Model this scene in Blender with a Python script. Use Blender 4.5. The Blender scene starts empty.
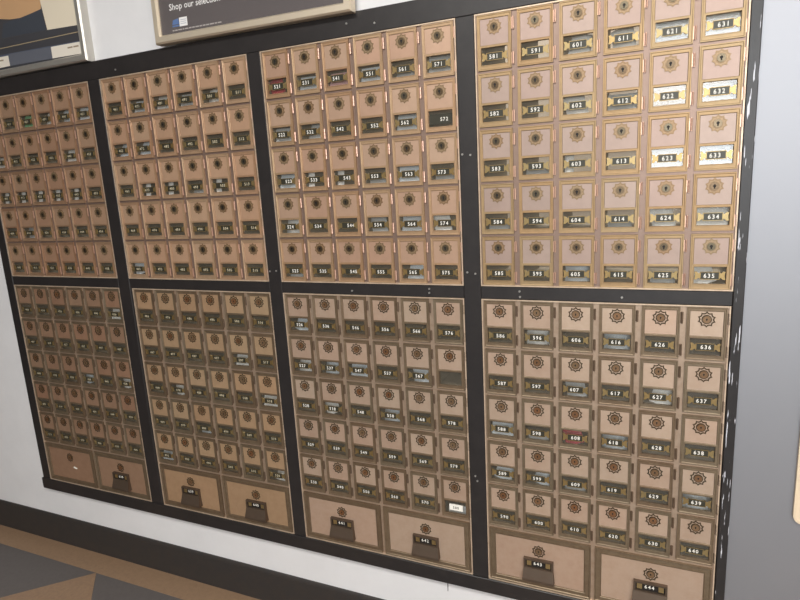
import bpy, math, random
from mathutils import Matrix, Vector
random.seed(7)
R_ = math.radians

# ------------------------------------------------------------------ camera
scene = bpy.context.scene
COL = scene.collection
FPX = 575.87                                    # focal length in pixels, 800 x 600 frame
CAM = Vector((2.2154, -1.3968, 1.4039))         # floor is z = 0, bank faces are y = 0
RT = Vector((0.91733, 0.39447, -0.05390))
DN = Vector((0.03021, -0.20397, -0.97851))
FW = Vector((-0.39699, 0.89599, -0.19902))
cd = bpy.data.cameras.new('camera'); cam = bpy.data.objects.new('camera', cd); COL.objects.link(cam)
cd.sensor_width = 36.0; cd.lens = 36.0 * FPX / 800.0; cd.clip_start = 0.02
M = Matrix.Identity(4)
for i in range(3):
    M[i][0] = RT[i]; M[i][1] = -DN[i]; M[i][2] = -FW[i]; M[i][3] = CAM[i]
cam.matrix_world = M
scene.camera = cam

def on_wall(u, v, y=0.0):
    """the point of the plane at depth y that the photograph shows at pixel (u, v)"""
    d = RT * ((u - 400) / FPX) + DN * ((v - 300) / FPX) + FW
    return CAM + d * ((y - CAM.y) / d.y)

# ------------------------------------------------------------------ light and exposure
w = bpy.data.worlds.new('world'); scene.world = w; w.use_nodes = True
w.node_tree.nodes['Background'].inputs[0].default_value = (0.8, 0.9, 1.0, 1)
w.node_tree.nodes['Background'].inputs[1].default_value = 0.3
scene.view_settings.view_transform = 'Standard'
scene.view_settings.look = 'None'
scene.view_settings.gamma = 1.0
scene.view_settings.use_curve_mapping = False
scene.view_settings.exposure = 0.42

def area(name, loc, rot, sx, sy, power, color):
    l = bpy.data.lights.new(name, 'AREA'); l.shape = 'RECTANGLE'; l.size = sx; l.size_y = sy
    l.energy = power; l.color = color
    o = bpy.data.objects.new(name, l); COL.objects.link(o); o.location = loc; o.rotation_euler = rot
    return o
ROOM_X0, ROOM_X1, ROOM_Y, ROOM_Z = -3.6, 4.8, -5.0, 2.95
WIN = (2.05, 4.35, 1.0, 2.75)                   # the shop window in the wall behind the photographer
area('window_daylight', ((WIN[0]+WIN[1])/2, ROOM_Y+0.02, (WIN[2]+WIN[3])/2), (R_(90), 0, 0), WIN[1]-WIN[0], WIN[3]-WIN[2], 100, (0.93, 0.97, 1.0))
for lx, ly in ((1.6, -2.2), (3.6, -2.2)):
    area('ceiling_strip_light', (lx, ly, ROOM_Z-0.02), (0, 0, 0), 1.2, 0.6, 46, (1.0, 0.975, 0.935))
area('workroom_strip_light', (1.2, 1.1, ROOM_Z-0.02), (0, 0, 0), 2.4, 0.4, 45, (1.0, 0.96, 0.90))   # the sorting room behind the open-backed boxes

# ------------------------------------------------------------------ materials
def srgb(r, g, b):
    f = lambda c: (c/255)/12.92 if c/255 <= 0.04045 else ((c/255+0.055)/1.055)**2.4
    return (f(r), f(g), f(b), 1)

def mat(name, col, rough=0.5, metal=0.0, var=0.0, noise=0.0, nscale=40, bump=0.0, col2=None, spec=0.5, coat=0.0, rough_var=0.0):
    m = bpy.data.materials.new(name); m.use_nodes = True
    nt = m.node_tree; b = nt.nodes['Principled BSDF']; L = nt.links.new
    b.inputs['Base Color'].default_value = col
    b.inputs['Roughness'].default_value = rough; b.inputs['Metallic'].default_value = metal
    b.inputs['Specular IOR Level'].default_value = spec
    b.inputs['Coat Weight'].default_value = coat
    out = None
    if noise or bump or rough_var:
        tc = nt.nodes.new('ShaderNodeTexCoord'); n = nt.nodes.new('ShaderNodeTexNoise')
        n.inputs['Scale'].default_value = nscale; n.inputs['Detail'].default_value = 5; n.inputs['Roughness'].default_value = 0.65
        oi = nt.nodes.new('ShaderNodeObjectInfo'); va = nt.nodes.new('ShaderNodeVectorMath'); va.operation = 'ADD'
        L(tc.outputs['Object'], va.inputs[0]); L(oi.outputs['Random'], va.inputs[1]); L(va.outputs[0], n.inputs['Vector'])
    if noise:
        mx = nt.nodes.new('ShaderNodeMix'); mx.data_type = 'RGBA'
        mx.inputs['A'].default_value = col
        mx.inputs['B'].default_value = col2 or (col[0]*0.5, col[1]*0.5, col[2]*0.5, 1)
        mr = nt.nodes.new('ShaderNodeMapRange'); mr.inputs['From Min'].default_value = 0.4; mr.inputs['From Max'].default_value = 0.75
        mr.inputs['To Max'].default_value = noise
        L(n.outputs['Fac'], mr.inputs['Value']); L(mr.outputs['Result'], mx.inputs['Factor'])
        out = mx.outputs['Result']
    if var:
        oi = nt.nodes.new('ShaderNodeObjectInfo'); hs = nt.nodes.new('ShaderNodeHueSaturation')
        m2 = nt.nodes.new('ShaderNodeMapRange'); m2.inputs['To Min'].default_value = 1-var; m2.inputs['To Max'].default_value = 1+var
        m3 = nt.nodes.new('ShaderNodeMapRange'); m3.inputs['To Min'].default_value = 1.0+var*1.2; m3.inputs['To Max'].default_value = 1.0-var*1.2
        m4 = nt.nodes.new('ShaderNodeMath'); m4.operation = 'FRACT'; m5 = nt.nodes.new('ShaderNodeMath'); m5.operation = 'MULTIPLY'; m5.inputs[1].default_value = 7.31
        L(oi.outputs['Random'], m5.inputs[0]); L(m5.outputs[0], m4.inputs[0]); L(m4.outputs[0], m3.inputs['Value'])
        m6 = nt.nodes.new('ShaderNodeMapRange'); m6.inputs['To Min'].default_value = 0.5-var*0.08; m6.inputs['To Max'].default_value = 0.5+var*0.14
        L(m4.outputs[0], m6.inputs['Value']); L(m6.outputs['Result'], hs.inputs['Hue'])
        L(oi.outputs['Random'], m2.inputs['Value']); L(m2.outputs['Result'], hs.inputs['Value']); L(m3.outputs['Result'], hs.inputs['Saturation'])
        if out: L(out, hs.inputs['Color'])
        else: hs.inputs['Color'].default_value = col
        out = hs.outputs['Color']
    if out: L(out, b.inputs['Base Color'])
    if bump:
        bp = nt.nodes.new('ShaderNodeBump'); bp.inputs['Strength'].default_value = bump; bp.inputs['Distance'].default_value = 0.002
        L(n.outputs['Fac'], bp.inputs['Height']); L(bp.outputs['Normal'], b.inputs['Normal'])
    if rough_var:
        mr = nt.nodes.new('ShaderNodeMapRange'); mr.inputs['To Min'].default_value = rough-rough_var; mr.inputs['To Max'].default_value = rough+rough_var
        L(n.outputs['Fac'], mr.inputs['Value']); L(mr.outputs['Result'], b.inputs['Roughness'])
    return m

MT = {}
MT['wall'] = mat('white_wall_paint', srgb(226, 225, 226), 0.6, noise=0.12, nscale=6, bump=0.05)
MT['pier'] = mat('satin_steel', srgb(160, 161, 166), 0.54, 0.82, noise=0.15, nscale=8, bump=0.02, col2=srgb(162, 162, 168))
MT['ceiling'] = mat('ceiling_white', srgb(235, 233, 228), 0.8)
MT['side'] = mat('brown_side_wall', srgb(74, 56, 44), 0.6)  # unseen wall, made dark so the left banks reflect something dim
MT['back'] = mat('beige_back_wall', srgb(176, 164, 150), 0.7)
MT['black'] = mat('black_paint', srgb(38, 35, 35), 0.42, noise=0.5, nscale=25, col2=srgb(52, 48, 47), bump=0.15)
MT['base'] = mat('black_rubber', srgb(50, 47, 46), 0.55, noise=0.6, nscale=30, col2=srgb(62, 54, 48), bump=0.2)
MT['floor_grey'] = mat('grey_terrazzo', srgb(96, 91, 89), 0.5, noise=0.5, nscale=90, col2=srgb(82, 76, 74))
MT['floor_tan'] = mat('tan_terrazzo', srgb(148, 121, 96), 0.5, noise=0.5, nscale=90, col2=srgb(120, 96, 76))
MT['carcass'] = mat('dark_steel', srgb(160, 150, 132), 0.5, 0.0)
# doors of the upper banks: worn light brass; of the lower banks: antique brass
MT['u_grid'] = mat('rosy_bronze_frame', srgb(146, 124, 112), 0.45, 0.6, noise=0.3, nscale=60, col2=srgb(126, 100, 86))
MT['l_grid'] = mat('pale_bronze_frame', srgb(182, 160, 140), 0.45, 0.6, noise=0.4, nscale=60, col2=srgb(143, 112, 90))
UB = [(174, 140, 112), (188, 154, 124), (180, 148, 116), (168, 140, 104)]  # tone per bank: own colour differences plus the light's tint put into the colour
UP = [(182, 146, 120), (198, 162, 134), (190, 157, 134), (170, 148, 137)]
for q in range(4):
    c_ = UB[q]; MT['u_brass%d' % q] = mat('worn_light_brass', srgb(*c_), 0.48, 0.55, var=0.04, noise=0.5, nscale=70, col2=srgb(*[int(v*0.87) for v in c_]))
    c_ = UP[q]; MT['u_panel%d' % q] = mat('rose_copper_panel', srgb(*c_), 0.48, 0.45, var=0.035, noise=0.3, nscale=45, col2=srgb(*[int(v*0.88) for v in c_]))
MT['l_brass'] = mat('antique_brass', srgb(136, 119, 98), 0.45, 0.65, var=0.06, noise=0.6, nscale=60, col2=srgb(112, 90, 71))
MT['l_panel'] = mat('rose_copper_panel_lower', srgb(196, 171, 151), 0.45, 0.5, var=0.045, noise=0.3, nscale=45, col2=srgb(170, 134, 109))
MT['l_panel_tan'] = mat('tan_lacquer_panel', srgb(194, 162, 130), 0.45, 0.5, var=0.04, noise=0.3, nscale=45, col2=srgb(161, 129, 96))
MT['l_panel_brown'] = mat('brown_copper_panel', srgb(180, 144, 119), 0.45, 0.55, var=0.04, noise=0.3, nscale=45, col2=srgb(148, 109, 85))
MT['u_ros'] = mat('gilt_relief', srgb(140, 116, 88), 0.45, 0.6, var=0.05)
MT['l_ros'] = mat('dark_bronze_relief', srgb(76, 63, 45), 0.45, 0.5, var=0.1)
MT['u_lock'] = mat('lock_brass', srgb(106, 92, 74), 0.35, 0.8, var=0.12)
MT['l_lock'] = mat('lock_bronze', srgb(138, 105, 78), 0.4, 0.6, var=0.1)
MT['u_fill'] = mat('gilt_relief_ground', srgb(160, 134, 106), 0.48, 0.5, var=0.03)
MT['trim'] = mat('pale_brass_edge', srgb(214, 192, 168), 0.4, 0.4, noise=0.5, nscale=40, col2=srgb(150, 120, 96))
MT['hole'] = mat('keyhole_black', srgb(24, 18, 14), 0.7)
MT['u_hinge'] = mat('hinge_rosy', srgb(206, 168, 148), 0.35, 0.7)
MT['l_hinge'] = mat('hinge_dark', srgb(116, 97, 80), 0.45, 0.6)
MT['gold'] = mat('plate_gold', srgb(164, 141, 98), 0.36, 0.75, var=0.05)
MT['plate'] = mat('plate_dark', srgb(58, 56, 46), 0.4, 0.2)
MT['digit'] = mat('digit_white', srgb(240, 236, 226), 0.6)
MT['digit_cream'] = mat('digit_cream', srgb(206, 194, 164), 0.6)
MT['screw'] = mat('screw_steel', srgb(190, 188, 184), 0.3, 0.7)
MT['silver'] = mat('brushed_aluminium', srgb(206, 202, 194), 0.35, 0.75)
MT['champagne'] = mat('champagne_aluminium', srgb(222, 208, 186), 0.4, 0.55)
MT['cream'] = mat('cream_plastic', srgb(226, 206, 178), 0.5, noise=0.2, nscale=20)

def glass():
    m = bpy.data.materials.new('clear_glass'); m.use_nodes = True; nt = m.node_tree
    for n in list(nt.nodes):
        if n.type == 'BSDF_PRINCIPLED': nt.nodes.remove(n)
    out = nt.nodes['Material Output']
    t = nt.nodes.new('ShaderNodeBsdfTransparent'); t.inputs[0].default_value = (0.965, 0.965, 0.955, 1)
    g = nt.nodes.new('ShaderNodeBsdfGlossy'); g.inputs['Roughness'].default_value = 0.06
    f = nt.nodes.new('ShaderNodeFresnel'); f.inputs['IOR'].default_value = 1.8
    x = nt.nodes.new('ShaderNodeMixShader'); L = nt.links.new
    ge = nt.nodes.new('ShaderNodeNewGeometry'); iv = nt.nodes.new('ShaderNodeMath'); iv.operation = 'SUBTRACT'; iv.inputs[0].default_value = 1.0
    mu = nt.nodes.new('ShaderNodeMath'); mu.operation = 'MULTIPLY'      # only the outer face of a pane mirrors
    L(ge.outputs['Backfacing'], iv.inputs[1]); L(f.outputs[0], mu.inputs[0]); L(iv.outputs[0], mu.inputs[1]); L(mu.outputs[0], x.inputs[0]); L(t.outputs[0], x.inputs[1]); L(g.outputs[0], x.inputs[2]); du = nt.nodes.new('ShaderNodeBsdfDiffuse'); du.inputs[0].default_value = srgb(190, 182, 164); dx_ = nt.nodes.new('ShaderNodeMixShader'); dx_.inputs[0].default_value = 0.05   # dust film, its grey also painted in to lift dark windows like reflected haze
    L(x.outputs[0], dx_.inputs[1]); L(du.outputs[0], dx_.inputs[2]); L(dx_.outputs[0], out.inputs['Surface'])
    return m
MT['glass'] = glass()

def chipped():
    """black paint with vertical chips that bare white plaster"""
    m = mat('chipped_black_paint', srgb(38, 35, 35), 0.4, noise=0.5, nscale=25, col2=srgb(52, 48, 47), bump=0.2)
    nt = m.node_tree; L = nt.links.new; b = nt.nodes['Principled BSDF']
    tc = nt.nodes.new('ShaderNodeTexCoord'); mp = nt.nodes.new('ShaderNodeMapping'); mp.inputs['Scale'].default_value = (230, 60, 16)
    n = nt.nodes.new('ShaderNodeTexNoise'); n.inputs['Scale'].default_value = 1.0; n.inputs['Detail'].default_value = 4
    n2 = nt.nodes.new('ShaderNodeTexNoise'); n2.inputs['Scale'].default_value = 4.5; n2.inputs['Detail'].default_value = 2
    ad = nt.nodes.new('ShaderNodeMath'); ad.operation = 'MULTIPLY_ADD'; ad.inputs[1].default_value = 0.55
    rp = nt.nodes.new('ShaderNodeMapRange'); rp.inputs['From Min'].default_value = 0.90; rp.inputs['From Max'].default_value = 0.93
    mx = nt.nodes.new('ShaderNodeMix'); mx.data_type = 'RGBA'; mx.inputs['B'].default_value = srgb(214, 214, 222)
    L(tc.outputs['Object'], mp.inputs['Vector']); L(mp.outputs[0], n.inputs['Vector']); L(tc.outputs['Object'], n2.inputs['Vector'])
    L(n2.outputs['Fac'], ad.inputs[0]); L(n.outputs['Fac'], ad.inputs[2]); L(ad.outputs[0], rp.inputs['Value'])
    src = b.inputs['Base Color'].links[0].from_socket
    L(src, mx.inputs['A']); L(rp.outputs['Result'], mx.inputs['Factor']); L(mx.outputs['Result'], b.inputs['Base Color'])
    return m
MT['chipped'] = chipped()

# ------------------------------------------------------------------ mesh helpers
class MB:
    def __init__(s): s.v = []; s.f = []; s.m = []
    def face(s, pts, mi=0):
        k = len(s.v); s.v += [tuple(p) for p in pts]; s.f.append(tuple(range(k, k+len(pts)))); s.m.append(mi)
    def box(s, x0, x1, y0, y1, z0, z1, mi=0):
        k = len(s.v)
        s.v += [(x0,y0,z0),(x1,y0,z0),(x1,y1,z0),(x0,y1,z0),(x0,y0,z1),(x1,y0,z1),(x1,y1,z1),(x0,y1,z1)]
        for q in ((0,1,5,4),(1,2,6,5),(2,3,7,6),(3,0,4,7),(4,5,6,7),(3,2,1,0)):
            s.f.append(tuple(k+i for i in q)); s.m.append(mi)
    def cbox(s, x0, x1, y0, y1, z0, z1, c, mi=0):
        """box whose front (y0) edges are chamfered by c"""
        k = len(s.v)
        s.v += [(x0,y1,z0),(x1,y1,z0),(x1,y1,z1),(x0,y1,z1),(x0,y0+c,z0),(x1,y0+c,z0),(x1,y0+c,z1),(x0,y0+c,z1),
                (x0+c,y0,z0+c),(x1-c,y0,z0+c),(x1-c,y0,z1-c),(x0+c,y0,z1-c)]
        for q in ((8,9,10,11),(4,5,9,8),(5,6,10,9),(6,7,11,10),(7,4,8,11),(0,1,5,4),(1,2,6,5),(2,3,7,6),(3,0,4,7),(3,2,1,0)):
            s.f.append(tuple(k+i for i in q)); s.m.append(mi)
    def prism(s, poly, y0, y1, mi=0, mside=None):
        """polygon (x, z), counter-clockwise seen from the front (-y), from y0 (front) to y1"""
        n = len(poly); k = len(s.v); mside = mi if mside is None else mside
        s.v += [(x, y0, z) for x, z in poly] + [(x, y1, z) for x, z in poly]
        s.f.append(tuple(range(k, k+n))); s.m.append(mi)
        s.f.append(tuple(range(k+2*n-1, k+n-1, -1))); s.m.append(mi)
        for i in range(n):
            j = (i+1) % n
            s.f.append((k+i, k+n+i, k+n+j, k+j)); s.m.append(mside)
    def band(s, outer, inner, y0, y1, mi=0):
        """flat ring between two polygons of the same length"""
        n = len(outer); k = len(s.v)
        s.v += [(x, y0, z) for x, z in outer] + [(x, y0, z) for x, z in inner] + [(x, y1, z) for x, z in outer] + [(x, y1, z) for x, z in inner]
        for i in range(n):
            j = (i+1) % n
            for q in ((i, j, n+j, n+i), (i, 2*n+i, 2*n+j, j), (n+i, n+j, 3*n+j, 3*n+i)):
                s.f.append(tuple(k+a for a in q)); s.m.append(mi)
    def cyl_z(s, x, y, r, z0, z1, seg=8, mi=0):
        k = len(s.v)
        for z in (z0, z1):
            s.v += [(x+r*math.cos(2*math.pi*i/seg), y+r*math.sin(2*math.pi*i/seg), z) for i in range(seg)]
        for i in range(seg):
            j = (i+1) % seg; s.f.append((k+i, k+j, k+seg+j, k+seg+i)); s.m.append(mi)
        s.f.append(tuple(range(k+seg-1, k-1, -1))); s.m.append(mi)
        s.f.append(tuple(range(k+seg, k+2*seg))); s.m.append(mi)
    def mesh(s, name, mats):
        me = bpy.data.meshes.new(name); me.from_pydata(s.v, [], s.f); 
        for x in mats: me.materials.append(MT[x])
        me.polygons.foreach_set('material_index', s.m); me.update()
        return me
    def build(s, name, mats, parent=None, loc=(0,0,0)):
        return put(name, s.mesh(name, mats if isinstance(mats, (list, tuple)) else [mats]), parent, loc)

def put(name, me, parent=None, loc=(0,0,0), rot=(0,0,0)):
    o = bpy.data.objects.new(name, me); COL.objects.link(o); o.location = loc; o.rotation_euler = rot
    if parent: o.parent = parent
    return o
def tag(o, label=None, cat=None, group=None, kind=None):
    if label: o['label'] = label
    if cat: o['category'] = cat
    if group: o['group'] = group
    if kind: o['kind'] = kind
    return o
def empty(name, loc): return put(name, None, None, loc)

def ngon(r, n, cx=0, cz=0, ph=0):
    return [(cx+r*math.cos(ph+2*math.pi*i/n), cz+r*math.sin(ph+2*math.pi*i/n)) for i in range(n)]

# glyphs from the built-in font
_gl = {}
def glyph(text, bold=0.0):
    if (text, bold) not in _gl:
        c = bpy.data.curves.new('glyph', 'FONT'); c.body = text; c.size = 1.0; c.resolution_u = 2; c.offset = bold
        o = bpy.data.objects.new('glyph', c); COL.objects.link(o)
        dg = bpy.context.evaluated_depsgraph_get()
        me = bpy.data.meshes.new_from_object(o.evaluated_get(dg))
        vs = [(v.co.x, v.co.y) for v in me.vertices]; fs = [tuple(p.vertices) for p in me.polygons]
        _gl[(text, bold)] = (vs, fs)
        bpy.data.objects.remove(o); bpy.data.curves.remove(c); bpy.data.meshes.remove(me)
    return _gl[(text, bold)]
def write(mb, text, x, z, y, h, mi, center=True, bold=0.0, squeeze=1.0):
    """lettering of capital height h in the plane y"""
    vs, fs = glyph(text, bold); sc = h / 0.70
    xs = [a for a, b in vs]; off = (min(xs)+max(xs))/2 if center else min(xs)
    k = len(mb.v)
    mb.v += [(x+(a-off)*sc*squeeze, y, z+b*sc) for a, b in vs]
    for f in fs: mb.f.append(tuple(k+i for i in f)); mb.m.append(mi)

for ch in '0123456789': glyph(ch, 0.015)
def number(mb, text, x, z, y, h, mi):
    sc = h/0.70; adv = 0.60*sc
    for i, ch in enumerate(text):
        vs, fs = _gl[(ch, 0.015)]; xs = [a for a, b in vs]; off = (min(xs)+max(xs))/2; cx = x+(i-1)*adv; k = len(mb.v)
        mb.v += [(cx+(a-off)*sc*0.92, y, z+b*sc) for a, b in vs]
        for f in fs: mb.f.append(tuple(k+j for j in f)); mb.m.append(mi)
glyph('Shop our selection', 0.008)

# ------------------------------------------------------------------ the room
WY = 0.012                                       # wall plane; the faces of the banks stand at y = 0
FX0, FX1, FZ0, FZ1 = -0.043, 2.4015, 0.255, 1.830   # outer edges of the black frame
HX0, HX1, HZ0, HZ1 = FX0+0.02, FX1-0.012, FZ0+0.02, FZ1-0.02
m = MB()
m.box(ROOM_X0, HX0, WY, WY+0.15, 0, ROOM_Z); m.box(HX1, FX1+0.001, WY, WY+0.15, 0, ROOM_Z)
m.box(HX0, HX1, WY, WY+0.15, 0, HZ0); m.box(HX0, HX1, WY, WY+0.15, HZ1, ROOM_Z)
wall = tag(m.build('wall_front', 'wall'), kind='structure')
m = MB(); m.box(FX1+0.001, ROOM_X1, WY-0.004, WY+0.15, 0, ROOM_Z); tag(m.build('wall_pier', 'pier'), kind='structure')
m = MB(); m.box(ROOM_X0-0.1, ROOM_X0, ROOM_Y, 1.8, 0, ROOM_Z); tag(m.build('wall_left', 'side'), kind='structure')
m = MB(); m.box(ROOM_X1, ROOM_X1+0.1, ROOM_Y, 1.8, 0, ROOM_Z); tag(m.build('wall_right', 'back'), kind='structure')
m = MB()
m.box(ROOM_X0, WIN[0], ROOM_Y-0.1, ROOM_Y, 0, ROOM_Z); m.box(WIN[1], ROOM_X1, ROOM_Y-0.1, ROOM_Y, 0, ROOM_Z)
m.box(WIN[0], WIN[1], ROOM_Y-0.1, ROOM_Y, 0, WIN[2]); m.box(WIN[0], WIN[1], ROOM_Y-0.1, ROOM_Y, WIN[3], ROOM_Z)
tag(m.build('wall_back', 'back'), kind='structure')
m = MB(); m.box(ROOM_X0-0.1, ROOM_X1+0.1, ROOM_Y-0.1, 1.9, ROOM_Z, ROOM_Z+0.1); tag(m.build('ceiling', 'ceiling'), kind='structure')
m = MB(); m.box(ROOM_X0, ROOM_X1, 1.8, 1.9, 0, ROOM_Z); tag(m.build('wall_workroom', 'back'), kind='structure')
wd = tag(empty('window_1', ((WIN[0]+WIN[1])/2, ROOM_Y, WIN[2])), kind='structure')
WW, WH = WIN[1]-WIN[0], WIN[3]-WIN[2]
for nm, a in (('window_frame', (-WW/2, -WW/2+0.05, 0, WH)), ('window_frame', (WW/2-0.05, WW/2, 0, WH)), ('window_frame', (-WW/2+0.05, WW/2-0.05, 0, 0.05)),
              ('window_frame', (-WW/2+0.05, WW/2-0.05, WH-0.05, WH)), ('mullion', (-0.03, 0.03, 0.05, WH-0.05))):
    m = MB(); m.box(a[0], a[1], 0.03, 0.08, a[2], a[3]); m.build(nm, 'silver', wd)

# floor: grey terrazzo with a tan border strip and tan lozenges set on their points
m = MB(); m.box(ROOM_X0-0.1, ROOM_X1+0.1, ROOM_Y-0.1, 1.9, -0.1, 0); floor = tag(m.build('floor', 'floor_grey'), kind='structure')
BY = -0.088
m = MB(); m.box(ROOM_X0, ROOM_X1, BY, WY, 0, 0.0012); m.build('border_strip', 'floor_tan', floor)
m = MB(); hd = 0.42
k = [(0, 0), (-hd, -hd), (0, -2*hd), (hd, -hd)]
m.v = [(x, y, 0.0012) for x, y in k] + [(x, y, 0) for x, y in k]
m.f = [(0, 1, 2, 3), (0, 4, 5, 1), (1, 5, 6, 2), (2, 6, 7, 3), (3, 7, 4, 0)]; m.m = [0]*5
loz = m.mesh('lozenge_tile', ['floor_tan'])
for i in range(-4, 5):
    put('lozenge_tile', loz, floor, (0.298+i*2*hd, BY-0.0005, 0))

# baseboard: black rubber cove, rounded top edge and a toe at the floor
m = MB(); BH = 0.127
prof = [(WY, 0), (0.004, 0), (0.004, 0.012), (0.004, BH-0.012), (0.0055, BH-0.004), (0.008, BH), (WY, BH)]
n = len(prof); m.v = [(ROOM_X0, y, z) for y, z in prof] + [(ROOM_X1, y, z) for y, z in prof]
m.f = [(i, i+1, n+i+1, n+i) for i in range(n-1)] + [tuple(range(n-1, -1, -1)), tuple(range(n, 2*n))]; m.m = [0]*len(m.f)
tag(m.build('baseboard_front', 'base'), kind='structure')
for px, z0, z1 in ((1.335, 0.236, 0.252), (1.695, 0.213, 0.252)):     # dark cracks in the plaster under the frame
    m = MB(); m.prism([(px-0.0012, z0), (px+0.0004, z0), (px+0.0022, z1), (px-0.001, z1)], WY-0.0006, WY+0.0004); m.build('plaster_crack', 'hole', wall)

# ------------------------------------------------------------------ the black frame
UZ0, UZ1, LZ0, LZ1 = 1.137, 1.775, 0.300, 1.105
BX = [(0.0, 0.5531), (0.6051, 1.1766), (1.2209, 1.7791), (1.8238, 2.3804)]
BXL = [(0.0, 0.5531), (0.6125, 1.1766), (1.2209, 1.7791), (1.8238, 2.3790)]
fr = tag(empty('grid_frame', (0, 0, 0)), 'black painted wooden frame dividing and surrounding all eight brass mailbox banks', 'frame')
FYF = -0.005
def board(name, x0, x1, z0, z1, y0=FYF, mt='black', c=0.0015):
    m = MB(); cx, cz = (x0+x1)/2, (z0+z1)/2
    m.cbox(x0-cx, x1-cx, y0, WY-0.0002, z0-cz, z1-cz, c); return m.build(name, mt, fr, (cx, 0, cz))
def screws(b, pts):
    for x, z in pts:
        m = MB(); m.prism(ngon(0.0026, 8), FYF-0.0022, FYF+0.001); m.build('screw', 'screw', b, (x-b.location.x, 0, z-b.location.z))
tr = board('top_rail', FX0, FX1, UZ1, FZ1)
screws(tr, [(on_wall(u, v).x, on_wall(u, v).z) for u, v in ((117, 70), (347.5, 24), (375.5, 23.5))])
br = board('bottom_rail', FX0-0.006, FX1, FZ0, LZ0, FYF-0.004)
screws(br, [(on_wall(u, v).x, on_wall(u, v).z) for u, v in ((234, 529.5), (118, 499))])
stx = [(FX0, 0.0), (BX[0][1], BX[1][0]), (BX[1][1], BX[2][0]), (BX[2][1], BX[3][0]), (BX[3][1], FX1)]
st = [board('stile', a, b, LZ0, UZ1, mt='chipped' if i == 4 else 'black') for i, (a, b) in enumerate(stx)]
screws(st[2], [(on_wall(u, v).x, on_wall(u, v).z) for u, v in ((277.4, 270.6), (271, 271))])
screws(st[3], [(on_wall(u, v).x, on_wall(u, v).z) for u, v in ((476, 273.4), (468, 272), (463, 154.5), (471, 155), (476, 475), (478, 480))])
for i, (a, b) in enumerate(BX):
    r = board('middle_rail', a, b, LZ1, UZ0, FYF+0.001)
    if i == 3: screws(r, [(on_wall(u, v).x, on_wall(u, v).z) for u, v in ((520, 291), (520.5, 296.5), (622, 297))])
    if i == 2: screws(r, [(on_wall(u, v).x, on_wall(u, v).z) for u, v in ((430, 288.5), (430, 292.5), (353, 290.5))])
m = MB(); m.box(BXL[1][0]-(BX[1][0]+BXL[1][0])/2-0.0074, 0.0037, 0, 0.011, LZ0, LZ1); m.build('filler_strip', 'black', fr, ((BX[1][0]+BXL[1][0])/2, FYF+0.001, 0))

# ------------------------------------------------------------------ mailbox banks
ROWZ = (UZ1-UZ0)/5
MX, MZ = 0.0065, 0.005                            # margins of a bank's face frame
DEPTH = 0.30
DF = -0.003                                       # door front

def star(r, n=10, dip=0.80, ph=math.pi/2):
    pts = []
    for i in range(n):
        for a, rr in ((-0.5, dip), (-0.22, 0.86), (0, 1.0), (0.22, 0.86)):
            t = ph + 2*math.pi*(i+a)/n; pts.append((r*rr*math.cos(t), r*rr*math.sin(t)))
    return pts

def holes_plate(mb, x0, x1, z0, z1, holes, y0, y1, mi=0):
    xs = sorted({x0, x1, *[h[0] for h in holes], *[h[1] for h in holes]}); zs = sorted({z0, z1, *[h[2] for h in holes], *[h[3] for h in holes]})
    def solid(i, j):
        if not (0 <= i < len(xs)-1 and 0 <= j < len(zs)-1): return False
        cx, cz = (xs[i]+xs[i+1])/2, (zs[j]+zs[j+1])/2
        return not any(h[0] < cx < h[1] and h[2] < cz < h[3] for h in holes)
    for i in range(len(xs)-1):
        for j in range(len(zs)-1):
            if not solid(i, j): continue
            a, b, c, d = xs[i], xs[i+1], zs[j], zs[j+1]
            mb.face([(a,y0,c),(b,y0,c),(b,y0,d),(a,y0,d)], mi); mb.face([(a,y1,d),(b,y1,d),(b,y1,c),(a,y1,c)], mi)
            if not solid(i-1, j): mb.face([(a,y1,c),(a,y0,c),(a,y0,d),(a,y1,d)], mi)
            if not solid(i+1, j): mb.face([(b,y0,c),(b,y1,c),(b,y1,d),(b,y0,d)], mi)
            if not solid(i, j-1): mb.face([(a,y1,c),(b,y1,c),(b,y0,c),(a,y0,c)], mi)
            if not solid(i, j+1): mb.face([(a,y0,d),(b,y0,d),(b,y1,d),(a,y1,d)], mi)

def ring(mb, x0, x1, z0, z1, wd_, y0, y1, slope, mi=0):
    """raised rectangular lip with a sloping inner side"""
    o = [(x0,z0),(x1,z0),(x1,z1),(x0,z1)]; i1 = [(x0+wd_,z0+wd_),(x1-wd_,z0+wd_),(x1-wd_,z1-wd_),(x0+wd_,z1-wd_)]
    s_ = wd_+slope; i2 = [(x0+s_,z0+s_),(x1-s_,z0+s_),(x1-s_,z1-s_),(x0+s_,z1-s_)]
    k = len(mb.v)
    mb.v += [(x,y1,z) for x,z in o]+[(x,y0,z) for x,z in o]+[(x,y0,z) for x,z in i1]+[(x,y1,z) for x,z in i2]
    for i in range(4):
        j = (i+1) % 4
        for a in (0, 4, 8): mb.f.append((k+a+i, k+a+j, k+a+4+j, k+a+4+i)); mb.m.append(mi)

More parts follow.
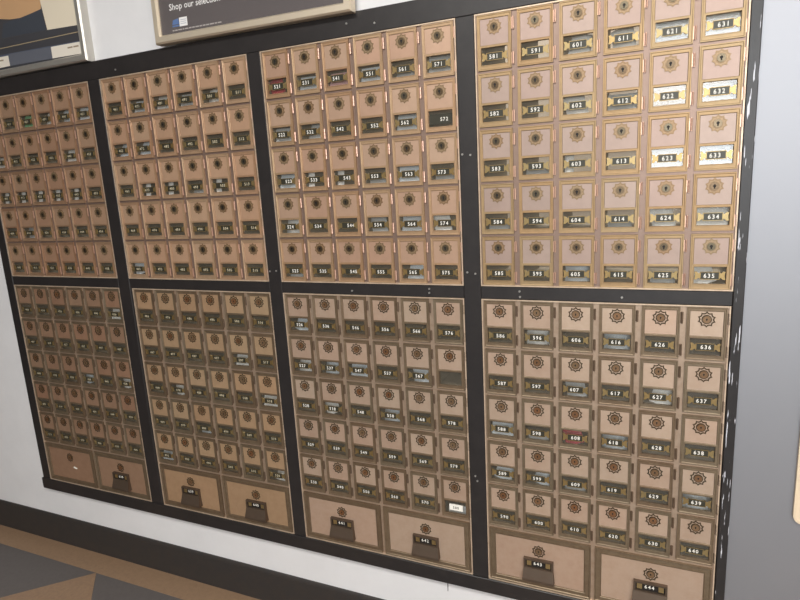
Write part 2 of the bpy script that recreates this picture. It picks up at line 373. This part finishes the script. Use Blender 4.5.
# the rosette: a ten-pointed star outline, a scalloped ring of petals and a collar round the lock
def rosette_mesh(name, mt, fill=None, r=0.0184):
    m = MB()
    m.band(star(r), star(r*0.80, dip=0.82), -0.0012, 0.0)
    if fill: m.prism(star(r*0.81, dip=0.82), -0.0004, 0.0, 1)
    m.band(ngon(r*0.56, 20), ngon(r*0.46, 20), -0.0016, 0.0)
    for i in range(10):
        t = math.pi/2 + 2*math.pi*(i+0.5)/10; c, s = math.cos(t), math.sin(t)
        a, b, h = r*0.66, r*0.78, r*0.03
        m.prism([(a*c+h*s, a*s-h*c), (b*c+h*s, b*s-h*c), (b*c-h*s, b*s+h*c), (a*c-h*s, a*s+h*c)], -0.0010, 0.0)
    return m.mesh(name, [mt, fill or mt])
def lock_mesh(name, mt, k=1.0):
    m = MB()
    m.band(ngon(0.0082, 16), ngon(0.0062, 16), -0.003, 0); m.prism(ngon(0.0066, 16), -0.0024, 0)
    m.prism(ngon(0.0030*k, 10, 0, 0.0008), -0.0028, -0.0022, 1); m.prism([(-0.0015*k, -0.0050*k), (0.0015*k, -0.0050*k), (0.0012*k, 0.001), (-0.0012*k, 0.001)], -0.0028, -0.0022, 1)
    return m.mesh(name, [mt, 'hole'])
def hinge_mesh(name, mt, L=0.025):
    m = MB()
    for a, b in ((0, 0.31), (0.345, 0.655), (0.69, 1)): m.cyl_z(0, -0.0005, 0.0023, (a-0.5)*L, (b-0.5)*L, 8)
    m.cyl_z(0, -0.0005, 0.0019, -0.54*L, 0.54*L, 6)
    m.box(-0.0055, 0, 0.0002, 0.0018, -L/2, L/2); return m.mesh(name, [mt])
SH = {}
for p in 'ul':
    SH[p, 'rosette'] = rosette_mesh('rosette', p+'_ros', 'u_fill' if p == 'u' else None); SH[p, 'lock'] = lock_mesh('lock', p+'_lock', 1.0 if p == 'u' else 0.6); SH[p, 'hinge'] = hinge_mesh('hinge', p+'_hinge')

WZ0, WZ1, WX = 0.0118, 0.0492, 0.0308             # window opening above the door's lower edge, half width
def door_mesh(dw, dh, p, bi):
    m = MB(); hw, hh = dw/2, dh/2
    pz1, pz0 = hh-0.0092, hh-0.0660
    holes_plate(m, -hw, hw, -hh, hh, [(-0.0330, 0.0330, pz0, pz1), (-WX, WX, -hh+WZ0, -hh+WZ1)], DF, 0.004)
    ring(m, -hw, hw, -hh, hh, 0.0020, DF-0.0007, DF, 0.0012)
    ring(m, -0.0351, 0.0351, pz0-0.0021, pz1+0.0021, 0.0012, DF-0.0005, DF, 0.0009)
    ring(m, -WX-0.002, WX+0.002, -hh+WZ0-0.002, -hh+WZ1+0.002, 0.0013, DF-0.0012, DF, 0.0007)
    return m.mesh('box_door', ['l_brass' if p == 'l' else 'u_brass%d' % bi])
PANEL = {(0, 1): 'l_panel_brown', (1, 1): 'l_panel_tan', (2, 1): 'l_panel', (3, 1): 'l_panel'}
def panel_mesh(dw, dh, p, bi):
    m = MB(); m.cbox(-0.0329, 0.0329, DF+0.0012, 0.0035, dh/2-0.0660, dh/2-0.0092, 0.0004); return m.mesh('face_panel', [PANEL.get((bi, 1), '') if p == 'l' else 'u_panel%d' % bi])
def pane_mesh(dw, dh):
    m = MB(); m.box(-WX, WX, 0.0012, 0.0028, -dh/2+WZ0, -dh/2+WZ1); return m.mesh('window_glass', ['glass'])

def number_plate(num, dx, style):
    """gilt plate with flared ends, a dark field and a white number; style 'bare' is a plain dark card, 'paper' a white slip"""
    m = MB(); y = -0.0012
    if style == 'card':
        m.box(-0.029, 0.029, y, 0.001, -0.013, 0.012, 1); number(m, num, 0.009, -0.005, y-0.0003, 0.0085, 2); return m
    if style == 'paper':
        m.box(-0.018, 0.021, y, 0.001, -0.009, 0.009, 2); number(m, num, 0.001, -0.004, y-0.0003, 0.0075, 1); return m
    for s in (-1, 1):
        pl = [(0.0180, -0.0052), (0.0225, -0.0052), (0.0262, -0.0088), (0.0312, -0.0088), (0.0296, -0.003), (0.0296, 0.003), (0.0312, 0.0088), (0.0262, 0.0088), (0.0225, 0.0052), (0.0180, 0.0052)]
        pl = [(s*x*0.97, z) for x, z in pl]
        m.prism(pl if s > 0 else pl[::-1], y, 0.001, 0)
    m.box(-0.0185, 0.0185, y+0.0003, 0.001, -0.0078, 0.0078, 1)
    ring(m, -0.0192, 0.0192, -0.0085, 0.0085, 0.0010, y-0.0006, y+0.0003, 0.0002, 0)
    h = 0.0090 if int(num) > 520 else 0.0078
    number(m, num, dx, -h*0.51, y-0.0002, h, 2)
    return m

# pull of a parcel door: number holder above a flared chute
def pull_mesh(num):
    m = MB()
    hw, t = 0.039, 0.031
    holes_plate(m, -hw, hw, -0.031, t, [(-0.034, 0.034, 0.006, 0.026)], -0.009, 0.0, 0)
    m.box(-0.034, 0.034, -0.003, 0.0, 0.006, 0.026, 1)
    for s in (-1, 1): m.box(min(s*0.019, s*0.031), max(s*0.019, s*0.031), -0.005, -0.003, 0.009, 0.023, 2)
    number(m, num, -0.002, 0.0115, -0.0035, 0.0095, 3)
    # chute: slopes outward and widens downward
    a = [(-hw, -0.009, 0.003), (hw, -0.009, 0.003), (hw+0.003, -0.017, -0.026), (-hw-0.003, -0.017, -0.026)]
    lo = [(-hw-0.003, -0.017, -0.033), (hw+0.003, -0.017, -0.033)]; bk = [(-hw-0.003, 0, -0.033), (hw+0.003, 0, -0.033)]
    m.face(a[::-1], 0); m.face([a[3], a[2], lo[1], lo[0]][::-1], 0); m.face([lo[0], lo[1], bk[1], bk[0]], 0)
    m.face([a[0], a[3], lo[0], bk[0], (-hw, 0, 0.003)], 0); m.face([a[1], (hw, 0, 0.003), bk[1], lo[1], a[2]], 0)
    return m.mesh('pull', ['l_pull', 'hole', 'gold', 'digit'])
MT['l_pull'] = mat('dull_bronze_pull', srgb(98, 84, 72), 0.5, 0.6, noise=0.5, nscale=50, col2=srgb(92, 74, 60))

# where number cards slid aside or went missing in the photograph: (bank, half, column, row)
SHIFT = {(2,0,3,1):0.006, (2,0,0,2):0.008, (2,0,2,2):0.008, (2,0,2,3):0.009, (2,0,2,4):0.008, (2,0,0,4):0.003, (2,0,1,4):0.003, (1,0,1,1):-0.006, (1,0,1,2):-0.008, (1,0,4,2):0.008, (1,0,5,3):0.009,
         (3,0,0,3):0.0, (3,0,0,0):-0.002, (1,0,5,0):0.005}
STYLE = {(2,0,5,1):'card', (2,1,5,1):None, (2,1,5,4):'paper'}
POS = ['leftmost', 'second from left', 'third from left', 'rightmost']
meshcache = {}
DOORPOS = {}
for bi in range(4):
    for half in (0, 1):
        p = 'ul'[half]
        x0, x1 = (BX if half == 0 else BXL)[bi]; z0, z1 = (UZ0, UZ1) if half == 0 else (LZ0, LZ1)
        W, H = x1-x0, z1-z0
        bank = empty('mailbox_bank', ((x0+x1)/2, 0, z0))
        what = 'thirty small glazed doors' if half == 0 else 'thirty small doors above two parcel doors'
        tag(bank, f"{POS[bi]} {'upper' if half == 0 else 'lower'} brass mailbox bank with {what}", 'mailbox bank', 'brass mailbox banks in the black frame')
        pitch = (W-2*MX+0.0135)/6; gap = 0.0135; dw = pitch-gap; dh = ROWZ-0.0068
        ztop = H-MZ+0.0008
        rowz = (ztop-0.0)/5 if half == 0 else ROWZ
        holes = []
        cells = []
        for c in range(6):
            for r in range(5):
                cx = -W/2+MX+dw/2+c*pitch; cz = H-0.0045-dh/2-r*ROWZ*((H-0.002)/(H if half == 0 else H+0.0))
                cells.append((c, r, cx, cz)); e = 0.0004
                holes.append((cx-dw/2-e, cx+dw/2+e, cz-dh/2-e, cz+dh/2+e))
        pd = []
        if half == 1:
            ph = H-5*ROWZ-0.0105; pw = (W-2*MX-0.010)/2
            for s in (0, 1):
                cx = -W/2+MX+pw/2+s*(pw+0.010); cz = 0.0055+ph/2
                pd.append((cx, cz, pw, ph)); holes.append((cx-pw/2-0.0004, cx+pw/2+0.0004, cz-ph/2-0.0004, cz+ph/2+0.0004))
        # body: back, sides, shelves and partitions behind the doors
        m = MB(); t = 0.0012
        for x in (-W/2+0.0015, W/2-0.0015): m.box(x-t/2, x+t/2, 0.009, DEPTH-0.002, 0.001, H-0.001)
        for z in (0.0015, H-0.0015): m.box(-W/2+0.0025, W/2-0.0025, 0.009, DEPTH-0.002, z-t/2, z+t/2)
        for c in range(5):
            x = cells[c*5][2]+dw/2+gap/2; m.box(x-t/2, x+t/2, 0.009, DEPTH-0.002, 0.003 if half == 0 else H-5*ROWZ, H-0.003)
        for r in range(5 if half else 4):
            z = cells[r][3]-dh/2-0.0034; m.box(-W/2+0.0025, W/2-0.0025, 0.009, DEPTH-0.002, z-t/2, z+t/2)
        m.build('body', 'carcass', bank)
        m = MB(); holes_plate(m, -W/2+0.0006, W/2-0.0006, 0.0006, H-0.0006, holes, 0.0, 0.008)
        m.build('face_frame', p+'_grid', bank)
        m = MB(); ring(m, -W/2+0.0006, W/2-0.0006, 0.0006, H-0.0006, 0.0030, -0.0046, 0.0002, 0.0006); m.build('edge_trim', 'trim', bank)
        key = (bi, p)
        if key not in meshcache: meshcache[key] = (door_mesh(dw, dh, p, bi), panel_mesh(dw, dh, p, bi), pane_mesh(dw, dh))
        dm, pm, gm = meshcache[key]
        for c, r, cx, cz in cells:
            num = str(401 + bi*60 + c*10 + r + 5*half)
            d = put('box_door', dm, bank, (cx, 0, cz))
            if bi >= 2: d['label'] = f'glazed brass box door numbered {num}'
            put('face_panel', pm, d); put('window_glass', gm, d)
            put('rosette', SH[p, 'rosette'], d, (0, DF+0.0012, dh/2-0.0275)); put('lock', SH[p, 'lock'], d, (0, DF+0.0010, dh/2-0.0275))
            for hz in (dh/2-0.0255, -dh/2+0.0205): put('hinge', SH[p, 'hinge'], d, (dw/2+0.0042, -0.002, hz))
            sty = STYLE.get((bi, half, c, r), 'plate')
            if sty:
                dx = SHIFT.get((bi, half, c, r), random.uniform(-0.003, 0.002))
                number_plate(num, dx, sty).build('number_plate', ['gold', 'plate', 'digit' if bi >= 2 else 'digit_cream'], d, (0, 0, -dh/2+(WZ0+WZ1)/2-0.0008))
            DOORPOS[bi, half, c, r] = (bank.location.x+cx, z0+cz, dw, dh, num)
        for s, (cx, cz, pw, ph) in enumerate(pd):
            m = MB(); bw = 0.0165
            holes_plate(m, -pw/2, pw/2, -ph/2, ph/2, [(-pw/2+bw, pw/2-bw, -ph/2+bw, ph/2-bw)], DF, 0.004)
            ring(m, -pw/2, pw/2, -ph/2, ph/2, 0.0025, DF-0.0016, DF, 0.0018); ring(m, -pw/2+bw-0.004, pw/2-bw+0.004, -ph/2+bw-0.004, ph/2-bw+0.004, 0.0018, DF-0.0012, DF, 0.0016)
            d = m.build('parcel_door', 'l_brass', bank, (cx, 0, cz))
            m = MB(); m.cbox(-pw/2+bw, pw/2-bw, DF+0.0014, 0.004, -ph/2+bw, ph/2-bw, 0.0004); m.build('face_panel', PANEL[bi, 1], d)
            rz = ph/2-bw-0.031
            put('rosette', SH['l', 'rosette'], d, (0, DF+0.0014, rz)); put('lock', SH['l', 'lock'], d, (0, DF+0.0012, rz))
            if (bi, s) == (0, 0):
                m = MB(); m.prism([(-0.008, -0.003), (0.012, -0.006), (0.014, -0.001), (-0.004, 0.004)], DF+0.0006, DF+0.0014)
                tag(m.build('sticker', 'digit', d, (0.018, 0, rz-0.040)), 'torn white sticker scrap where the pull is missing')
            else:
                put('pull', pull_mesh(str(637+2*bi+s)), d, (0, DF+0.0014, rz-0.052))

# ------------------------------------------------------------------ mail behind the glass
MAILCOL = {'white': srgb(248, 247, 245), 'pale blue': srgb(222, 230, 238), 'red': srgb(190, 44, 66), 'green': srgb(120, 190, 140), 'pink': srgb(226, 176, 180), 'grey': srgb(190, 192, 194)}
for k_, v_ in MAILCOL.items():
    MT['mail_'+k_] = mat('paper_'+k_.replace(' ', '_'), v_, 0.55, noise=0.25, nscale=30, col2=(v_[0]*0.75, v_[1]*0.76, v_[2]*0.78, 1))
def sheet(wd_, ht, curl, th=0.0012, n=8):
    """sheet of paper standing on its lower edge, curled about a vertical axis"""
    m = MB()
    for i in range(n+1):
        x = -wd_/2+wd_*i/n; y = curl*(2*x/wd_)**2
        m.v += [(x, y, 0), (x, y, ht), (x, y+th, ht), (x, y+th, 0)]
    for i in range(n):
        k = 4*i
        for a, b in ((0, 1), (1, 2), (2, 3), (3, 0)):
            m.f.append((k+a, k+4+a, k+4+b, k+b)); m.m.append(0)
    m.f += [(0, 1, 2, 3), (4*n+3, 4*n+2, 4*n+1, 4*n)]; m.m += [0, 0]
    return m
# bank, half, column, row, colour, kind: 'flat' leans full width, 'tilt' stands askew, 'curl' bows, 'low' is short, 'side' stands at the left
MAIL = '''3 0 2 0 white tilt;3 0 3 0 white tilt;3 0 4 0 grey flat;3 0 5 0 white flat;3 0 2 1 white tilt;3 0 3 1 grey flat;3 0 5 1 white flat;3 0 1 2 grey low;3 0 2 2 white side;3 0 4 2 white flat;3 0 5 2 pale_blue flat
3 0 3 3 grey low;3 0 4 3 white tilt;3 0 5 3 white flat;3 0 0 3 grey low;3 0 2 4 pale_blue curl;3 0 5 4 white tilt;3 0 4 4 grey low
3 1 1 0 white curl;3 1 3 0 pale_blue curl;3 1 2 1 grey tilt;3 1 4 1 white tilt;3 1 0 2 pale_blue flat;3 1 1 2 grey low;3 1 2 2 red tilt;3 1 3 2 pale_blue curl;3 1 0 3 pale_blue tilt;3 1 1 3 pale_blue tilt;3 1 5 3 pale_blue curl;3 1 2 3 grey low
2 0 0 0 red tilt;2 0 1 0 pale_blue flat;2 0 2 0 pink flat;2 0 3 0 pale_blue flat;2 0 5 0 grey flat;2 0 4 0 grey low;2 0 0 1 grey flat;2 0 1 1 grey tilt;2 0 4 1 pale_blue flat;2 0 0 2 pale_blue flat;2 0 1 2 white side;2 0 2 2 white side;2 0 4 2 pale_blue flat
2 0 3 2 grey low;2 0 0 3 white curl;2 0 3 3 grey tilt;2 0 4 3 pale_blue flat;2 0 5 3 white tilt;2 0 4 4 pale_blue tilt;2 0 0 4 grey low;2 0 5 2 grey low
2 1 0 0 pale_blue tilt;2 1 0 1 white curl;2 1 1 1 pale_blue curl;2 1 2 1 pale_blue flat;2 1 4 1 pale_blue tilt;2 1 1 2 white tilt;2 1 3 2 pale_blue curl;2 1 5 4 grey low
1 0 1 0 pale_blue flat;1 0 2 0 white flat;1 0 4 0 white curl;1 0 3 0 grey flat;1 0 0 1 pale_blue tilt;1 0 1 1 pale_blue tilt;1 0 1 2 white side;1 0 2 2 white side;1 0 4 2 white side;1 0 0 4 pale_blue tilt;1 0 3 2 grey low
1 1 4 1 white flat;1 1 1 2 white tilt;1 1 5 2 white flat;1 1 2 3 pale_blue low;1 1 0 4 pale_blue flat;1 1 5 4 white tilt
0 0 2 0 green flat;0 0 3 0 white curl;0 0 4 0 pale_blue tilt;0 0 5 0 pale_blue flat;0 0 0 1 white flat;0 0 4 1 white flat;0 0 0 2 white side;0 0 1 2 white side;0 0 2 2 white side;0 0 3 2 white side;0 0 4 2 white side;0 0 1 3 grey tilt
0 1 5 0 white flat;0 1 3 2 pale_blue tilt;0 1 5 2 white tilt'''
WORDS = ['first', 'second', 'third', 'fourth', 'fifth', 'sixth']
KIND = {'flat': 'envelope leaning flat', 'tilt': 'envelope standing askew', 'curl': 'bowed letter', 'low': 'short folded letter', 'side': 'narrow letter edge'}
for e in MAIL.replace('\n', ';').split(';'):
    b_, h_, c_, r_, colr, kd = e.split(); key = (int(b_), int(h_), int(c_), int(r_)); colr = colr.replace('_', ' ')
    x, z, dw, dh, num = DOORPOS[key]; zb = z-dh/2+0.0006
    rx = 0; ry = 0; dx = 0; y = 0.0075
    if kd == 'flat': m = sheet(0.060, random.uniform(0.046, 0.060), 0.0); rx = R_(random.uniform(-22, -10)); y = 0.0075
    elif kd == 'tilt': m = sheet(0.046, 0.050, 0.004); ry = R_(random.choice((-1, 1))*random.uniform(10, 22)); rx = R_(-14); dx = random.uniform(-0.008, 0.008); y = 0.0075
    elif kd == 'curl': m = sheet(0.058, 0.052, 0.012); rx = R_(-16); y = 0.0075
    elif kd == 'low': m = sheet(0.052, 0.027, 0.005); rx = R_(-20); y = 0.0075
    else: m = sheet(0.020, 0.054, 0.003); dx = -0.019; rx = R_(-8); y = 0.0075
    lift = 0.5*0.046*abs(math.sin(ry)) if ry else 0.0
    o = m.build('letter', ['mail_'+colr], None, (x+dx, y, zb+lift+0.0012)); o.rotation_euler = (rx, ry, 0)
    where = f'{WORDS[key[2]]} box of {WORDS[key[3]]} row, {POS[key[0]]} {"upper" if key[1] == 0 else "lower"} bank'
    tag(o, f'{colr} {KIND[kd]} in {where}', 'letter', 'mail behind the box windows')

# ------------------------------------------------------------------ framed posters above the banks
def flat(name, rgb, rough=0.35):
    MT[name] = mat(name, srgb(*rgb), rough); return name
def poster(x0, x1, z0, z1, mt, label, sheet_rgb, y0=-0.020, WY=WY):
    """framed poster on the wall: four mitred bars, the printed sheet"""
    t = tag(empty('framed_poster', ((x0+x1)/2, WY, z0)), label, 'poster')
    cx = (x0+x1)/2; hw = (x1-x0)/2; H = z1-z0; b = 0.023; c = 0.006
    yf = y0-WY
    def bar(pts):   # pts: outer a, outer b, inner b, inner a as (x, z)
        m = MB(); oa, ob, ib, ia = pts
        mix = lambda p, q, f: (p[0]+(q[0]-p[0])*f, p[1]+(q[1]-p[1])*f)
        A = [(oa, -0.0002), (oa, yf+0.005), (mix(oa, ia, 0.18), yf), (mix(oa, ia, 0.8), yf), (ia, yf+0.007), (ia, -0.0002)]
        B = [(ob, -0.0002), (ob, yf+0.005), (mix(ob, ib, 0.18), yf), (mix(ob, ib, 0.8), yf), (ib, yf+0.007), (ib, -0.0002)]
        m.v = [(p[0], y, p[1]) for p, y in A+B]
        m.f = [(i, i+6, i+7, i+1) for i in range(5)] + [(5, 11, 6, 0), (0, 1, 2, 3, 4, 5), (11, 10, 9, 8, 7, 6)]; m.m = [0]*8
        m.build('frame_bar', mt, t)
    o = [(-hw, 0), (hw, 0), (hw, H), (-hw, H)]; i_ = [(-hw+b, b), (hw-b, b), (hw-b, H-b), (-hw+b, H-b)]
    for k in range(4): bar((o[k], o[(k+1) % 4], i_[(k+1) % 4], i_[k]))
    m = MB(); m.box(-hw+b*0.8, hw-b*0.8, yf+0.010, -0.002, b*0.8, H-b*0.8); m.build('poster_sheet', flat('sheet_%d' % sheet_rgb[0], sheet_rgb), t)
    return t, yf+0.010
PZ = FZ1+0.001
# left poster: slate still life with a brown loaf-like shape, a cream card and two white captions
t1, yl = poster(-0.10, 0.583, PZ, PZ+0.92, 'silver', 'silver framed poster with slate, tan and cream print at upper left', (66, 66, 70))
m = MB(); YS = WY+yl
def pp(u, v): p = on_wall(u, v, YS); return (p.x-t1.location.x, p.z-t1.location.z)
def pr(pts, layer, mi): m.prism(pts[::-1], yl-0.0002*layer, yl-0.0002*layer+0.0001, mi)
lim = 0.92-0.030; xl = -0.315; xr = 0.315
a = pp(0, 40); b_ = pp(79, 24.5)
pr([(xl, a[1]+0.002), (xl, lim), (xr, lim), (xr, b_[1]+0.004)], 1, 1)                       # upper picture ground
pr([pp(2, 38.5), pp(3, 24), pp(41, 9), pp(46.5, 30)], 2, 2)                                  # slate block
bz = pp(0, 19)
pr([(xl, bz[1]), (xl, bz[1]+0.26), pp(44, -62), pp(41, 0), pp(41, 9), pp(31, 13.5), pp(20, 18), pp(10, 19.5), bz], 3, 3)   # brown shape
pr([pp(40, 0), pp(47.5, 30), (xr, pp(78, 25)[1]), (xr, pp(78, 25)[1]+0.40), (pp(40, 0)[0], pp(40, 0)[1]+0.33)], 4, 4)  # cream card
g0, g1 = pp(0, 48.5), pp(79.5, 31.5)
pr([(xl, g0[1]-0.0016), (xl, g0[1]+0.0010), (xr, g1[1]+0.0010), (xr, g1[1]-0.0016)], 5, 5)   # gilt line
pr([(xl, pp(0, 57)[1]), (xl, pp(0, 54)[1]), (xr, pp(80, 40.5)[1]), (xr, pp(80, 44)[1]), ], 5, 6)
pr([pp(10.5, 66), pp(8.8, 54), pp(51, 47), pp(53, 58.5)], 6, 7)                              # blue-grey panel
pr([pp(53, 58.5), pp(51.2, 47), (xr, pp(81, 41.5)[1]), (xr, pp(82.5, 53.5)[1])], 7, 8)       # caption card right
pr([(xl, pp(0, 68.3)[1]), (xl, pp(0, 57.3)[1]), pp(8.6, 55.6), pp(10.5, 66)], 7, 8)          # caption card left
for u0, v0, u1, v1 in ((68, 48.0, 73, 47.0), (73.8, 46.9, 79, 45.8), (0.2, 61, 4, 60.3)):     # words too small to read
    p0, p1 = pp(u0, v0), pp(u1, v1); pr([(p0[0], p0[1]-0.0022), (p0[0], p0[1]+0.0022), (p1[0], p1[1]+0.0022), (p1[0], p1[1]-0.0022)], 8, 9)
m.build('print', ['hole', flat('ink_charcoal', (70, 68, 70)), flat('ink_slate', (66, 70, 78)), flat('ink_brown', (198, 158, 118)), flat('ink_cream', (226, 214, 192)),
        flat('ink_gilt', (160, 144, 116)), flat('ink_blue', (80, 86, 102)), flat('ink_bluegrey', (96, 99, 108)), flat('ink_white', (226, 218, 204)), flat('ink_text', (150, 132, 110))], t1)
# right poster: dark grey with white lettering
t2, yl = poster(0.880, 1.521, PZ, PZ+0.92, 'champagne', 'champagne framed dark grey poster lettered Shop our selection', (94, 88, 88), -0.032, FYF-0.0004)   # hangs in front of the top rail, a little askew
t2.location.z -= 0.002; t2.rotation_euler = (0, R_(0.75), 0)
YS = t2.location.y+yl; m = MB()
def pp(u, v):
    p = on_wall(u, v, YS); dx, dz, c, n_ = p.x-t2.location.x, p.z-t2.location.z, math.cos(R_(0.75)), math.sin(R_(0.75)); return (dx*c-dz*n_, dx*n_+dz*c)
a = pp(169.5, 10.8); write(m, 'Shop our selection', a[0], a[1], yl-0.0003, 0.0168, 0, center=False, bold=0.008)
a, b_ = pp(172.5, 26.5), pp(179.5, 21); 
ez = (a[1]+b_[1])/2
pr([(a[0], ez-0.002), (a[0]+0.004, ez+0.010), (b_[0]-0.004, ez+0.013), (b_[0]-0.001, ez-0.002)], 1, 1)         # blue emblem
pr([(a[0], ez-0.008), (a[0], ez-0.004), (b_[0]-0.001, ez-0.004), (b_[0]-0.001, ez-0.008)], 1, 1)
a, b_ = pp(179.8, 25.8), pp(187.2, 20)
pr([(a[0], ez-0.009), (a[0], ez+0.014), (b_[0], ez+0.014), (b_[0], ez-0.009)], 1, 0)                            # white emblem box
for q in (-0.003, 0.002, 0.007): pr([(a[0]+0.004, ez+q), (a[0]+0.004, ez+q+0.0016), (b_[0]-0.004, ez+q+0.0016), (b_[0]-0.004, ez+q)], 2, 2)
x = pp(173, 33)[0]; zf = pp(173, 33)[1]+0.0055; xe = pp(222, 24)[0]
while x < xe:                                                                                                  # small print, a line of words too small to read
    l = random.uniform(0.005, 0.014); pr([(x, zf-0.0016), (x, zf+0.0016), (x+l, zf+0.0016), (x+l, zf-0.0016)], 1, 3); x += l+0.0025
m.build('print', [flat('ink_poster_white', (232, 230, 228)), flat('ink_poster_blue', (92, 116, 160)), flat('ink_poster_grey', (176, 180, 190)), flat('ink_poster_small', (168, 162, 158))], t2)

# ------------------------------------------------------------------ cream plate on the pier at the right edge
t = tag(empty('wall_plate', (2.629, WY-0.004, 0.612)), 'cream rounded plate on grey wall at far right edge', 'wall plate')
def rrect(x0, x1, z0, z1, r, n=6):
    o = []
    for cx, cz, a in ((x1-r, z0+r, -90), (x1-r, z1-r, 0), (x0+r, z1-r, 90), (x0+r, z0+r, 180)):
        o += [(cx+r*math.cos(R_(a+90*i/n)), cz+r*math.sin(R_(a+90*i/n))) for i in range(n+1)]
    return o
m = MB(); m.prism(rrect(-0.105, 0.105, 0, 0.34, 0.020), -0.007, 0); m.build('plate_body', 'cream', t)
m = MB(); m.band(rrect(-0.105, 0.105, 0, 0.34, 0.020), rrect(-0.100, 0.100, 0.005, 0.335, 0.016), -0.0085, -0.007); m.build('raised_rim', 'cream', t)
for z in (0.03, 0.31):
    m = MB(); m.prism(ngon(0.004, 10, 0, z), -0.009, -0.007); m.build('screw', 'screw', t)
bpy.context.view_layer.update()
